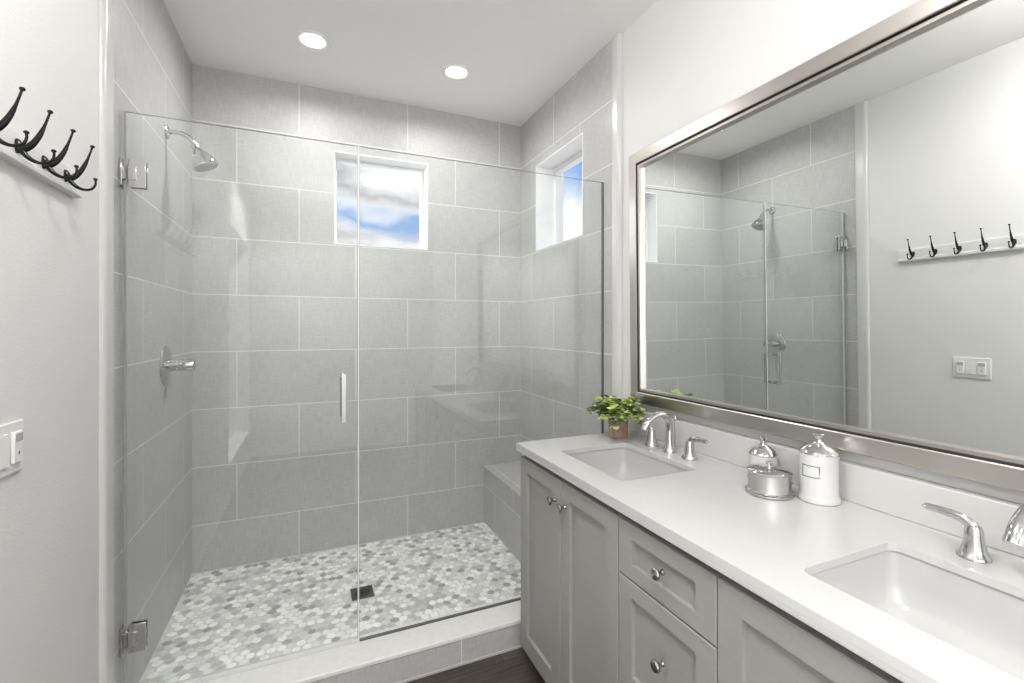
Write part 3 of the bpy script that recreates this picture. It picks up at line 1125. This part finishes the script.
# ------------------------------------------------------------------ counter jars
def canister(x, y, r, hb, hd, label, plate=False):
    c = thing('ceramic_canister', (x, y, ZT), label, 'canister')
    z = ZT + 0.0004
    m = MB()
    m.lathe([(r * 1.06, 0.0), (r * 1.11, 0.003), (r * 1.11, 0.008), (r * 1.07, 0.013), (r * 1.04, 0.017), (r * 1.0, 0.021), (r, hb - 0.004), (r * 0.97, hb), (0.0, hb)], (x, y, z), 48)
    b = m.build('canister_body', [M_ceramic], parent=c)
    s = r / 0.047
    m = MB()
    m.lathe([(r * 1.0, hb), (r * 1.03, hb + 0.002), (r * 1.0, hb + 0.005), (r * 0.90, hb + 0.17 * hd), (r * 0.74, hb + 0.30 * hd), (r * 0.54, hb + 0.40 * hd), (r * 0.36, hb + 0.48 * hd), (r * 0.24, hb + 0.55 * hd),
             (r * 0.19, hb + 0.68 * hd), (r * 0.25, hb + 0.87 * hd), (r * 0.30, hb + 0.97 * hd), (r * 0.26, hb + hd), (0.0, hb + hd)], (x, y, z), 40)
    m.build('lid', [M_chrome], parent=c)
    if plate:
        # small framed label curved round the front, facing the camera side
        a0 = math.atan2(-y, -x) - 0.42
        zc = z + hb * 0.66

        def arcbox(mb, rr0, rr1, t0, t1, z0, z1, mat=0):
            rings = []
            for i in range(7):
                t = t0 + (t1 - t0) * i / 6
                rings.append([(x + q_ * math.cos(t), y + q_ * math.sin(t), zz_) for q_, zz_ in ((rr0, z0), (rr1, z0), (rr1, z1), (rr0, z1))])
            mb.skin(rings, mat)
        m = MB()
        hw, hh, e = 0.48, 0.016, 0.0028
        ea = e / r
        arcbox(m, r - 0.0005, r + 0.0016, a0 - hw, a0 + hw, zc - hh, zc - hh + e)
        arcbox(m, r - 0.0005, r + 0.0016, a0 - hw, a0 + hw, zc + hh - e, zc + hh)
        arcbox(m, r - 0.0005, r + 0.0016, a0 - hw, a0 - hw + ea, zc - hh + e, zc + hh - e)
        arcbox(m, r - 0.0005, r + 0.0016, a0 + hw - ea, a0 + hw, zc - hh + e, zc + hh - e)
        lf = m.build('label_holder', [M_chrome], parent=b)
        m = MB()
        arcbox(m, r - 0.0005, r + 0.0006, a0 - hw + ea, a0 + hw - ea, zc - hh + e, zc + hh - e)
        m.build('label_card', [M_label], parent=lf)
    return c


canister(1.252, 0.838, 0.0465, 0.128, 0.052, 'tall white ceramic canister with chrome lid and a small framed label', True)
canister(1.264, 1.020, 0.0400, 0.078, 0.054, 'small white jar with domed chrome lid, behind the silver tin')
tx, ty = 1.178, 0.931
tin = thing('lidded_tin', (tx, ty, ZT), 'squat silver lidded tin on the counter in front of the small white jar', 'tin')
z = ZT + 0.0004
m = MB()
m.lathe([(0.060, 0.0), (0.0625, 0.002), (0.0625, 0.007), (0.058, 0.010), (0.0555, 0.012), (0.0545, 0.016), (0.0545, 0.058), (0.053, 0.060), (0.0, 0.060)], (tx, ty, z), 48)
tb = m.build('tin_body', [M_jar], parent=tin)
m = MB()
m.lathe([(0.0553, 0.0), (0.0632, 0.0018), (0.0632, 0.0072), (0.0585, 0.0102), (0.0548, 0.0125)], (tx, ty, z), 48)
m.build('base_ring', [M_chrome], parent=tb)
m = MB()
m.lathe([(0.0555, 0.060), (0.0580, 0.0605), (0.0585, 0.0640), (0.0560, 0.0665), (0.040, 0.0695), (0.012, 0.0710), (0.0055, 0.0725), (0.0045, 0.077), (0.0065, 0.0805), (0.0095, 0.084), (0.0095, 0.088), (0.006, 0.0905), (0.0, 0.091)], (tx, ty, z), 48)
m.build('lid', [M_chrome], parent=tin)

# ------------------------------------------------------------------ hook rail
HY0, HY1 = 1.05, 1.668
hr = thing('hook_rail', (XLP, (HY0 + HY1) / 2, 0.357 + H), 'white wall rail with five black double coat hooks on the left wall', 'hook rail')
m = MB()
zb = 0.351 + H
pf = [(0.0, 0.0), (0.016, 0.0), (0.020, 0.003), (0.020, 0.008), (0.020, 0.014), (0.013, 0.018), (0.011, 0.022), (0.011, 0.070), (0.009, 0.072), (0.0, 0.072)]
m.skin([[(XLP + a, y, zb + b) for a, b in pf] for y in (HY0, HY1)])
m.build('rail_board', [M_rail], parent=hr, bevel=0.001, smooth=False)
for k in range(5):
    hy = 1.590 - k * 0.1095
    x0 = XLP + 0.011
    zc = 0.402 + H
    m = MB()
    # mounting leaf
    m.skin([[(x0 + d, hy + 0.0075 * w * math.cos(t), zc - 0.012 + 0.016 * w * math.sin(t)) for t in [2 * math.pi * i / 24 for i in range(24)]]
            for d, w in ((0.0, 1.0), (0.003, 1.0), (0.007, 0.8), (0.010, 0.5))])
    up = bez((x0 + 0.006, hy, zc - 0.020), (x0 + 0.029, hy, zc - 0.012), (x0 + 0.042, hy, zc + 0.020), (x0 + 0.055, hy, zc + 0.071), 12)
    m.tube(up, [0.0075, 0.0073, 0.007, 0.0067, 0.0063, 0.0058, 0.0053, 0.0048, 0.0042, 0.0030, 0.0025, 0.0023, 0.0023], 12)
    m.sphere(up[-1], 0.0052, 12, sc=(1, 1, 0.8))
    lo = bez((x0 + 0.008, hy, zc - 0.018), (x0 + 0.022, hy, zc - 0.054), (x0 + 0.068, hy, zc - 0.052), (x0 + 0.061, hy, zc - 0.014), 12)
    m.tube(lo, [0.0068, 0.006, 0.0052, 0.0046, 0.004, 0.0036, 0.0034, 0.0032, 0.003, 0.0028, 0.0026, 0.0025, 0.0025], 12)
    m.sphere(lo[-1], 0.0048, 12, sc=(1, 1, 0.8))
    m.build('coat_hook', [M_black], parent=hr)

# ------------------------------------------------------------------ wall switches
sy0, sy1, sz0, sz1 = 1.250, 1.412, -0.313 + H, -0.203 + H
sw = thing('light_switch', (XLP, (sy0 + sy1) / 2, sz0), 'white three gang light switch plate on the left wall below the hook rail', 'light switch')
m = MB()
m.box(XLP, XLP + 0.006, sy0, sy1, sz0, sz1)
m.build('wall_plate', [M_plastic], parent=sw, bevel=0.0025)
for k in range(3):
    yc = sy1 - 0.035 - k * 0.046
    m = MB()
    zm = (sz0 + sz1) / 2
    if k == 1:
        m.skin([[(XLP + 0.0062, yc - 0.0165, zm - 0.033), (XLP + 0.0062, yc - 0.0165, zm + 0.033), (XLP + 0.008, yc - 0.0165, zm + 0.033), (XLP + 0.0115, yc - 0.0165, zm - 0.033)],
                [(XLP + 0.0062, yc + 0.0165, zm - 0.033), (XLP + 0.0062, yc + 0.0165, zm + 0.033), (XLP + 0.008, yc + 0.0165, zm + 0.033), (XLP + 0.0115, yc + 0.0165, zm - 0.033)]])
        m.build('rocker', [M_plastic], parent=sw, smooth=False)
    else:
        m.box(XLP + 0.0062, XLP + 0.013, yc - 0.0165, yc + 0.0165, zm - 0.033, zm + 0.033)
        b = m.build('sensor_switch', [M_plastic], parent=sw, bevel=0.0015)
        m = MB()
        m.box(XLP + 0.0128, XLP + 0.0142, yc - 0.0135, yc + 0.0135, zm + 0.012, zm + 0.029)
        m.build('sensor_lens', [M_greypl], parent=b, bevel=0.001)
        m = MB()
        m.box(XLP + 0.0128, XLP + 0.0138, yc - 0.0015, yc + 0.002, zm - 0.016, zm - 0.009)
        m.build('indicator', [M_darkpl], parent=b, smooth=False)
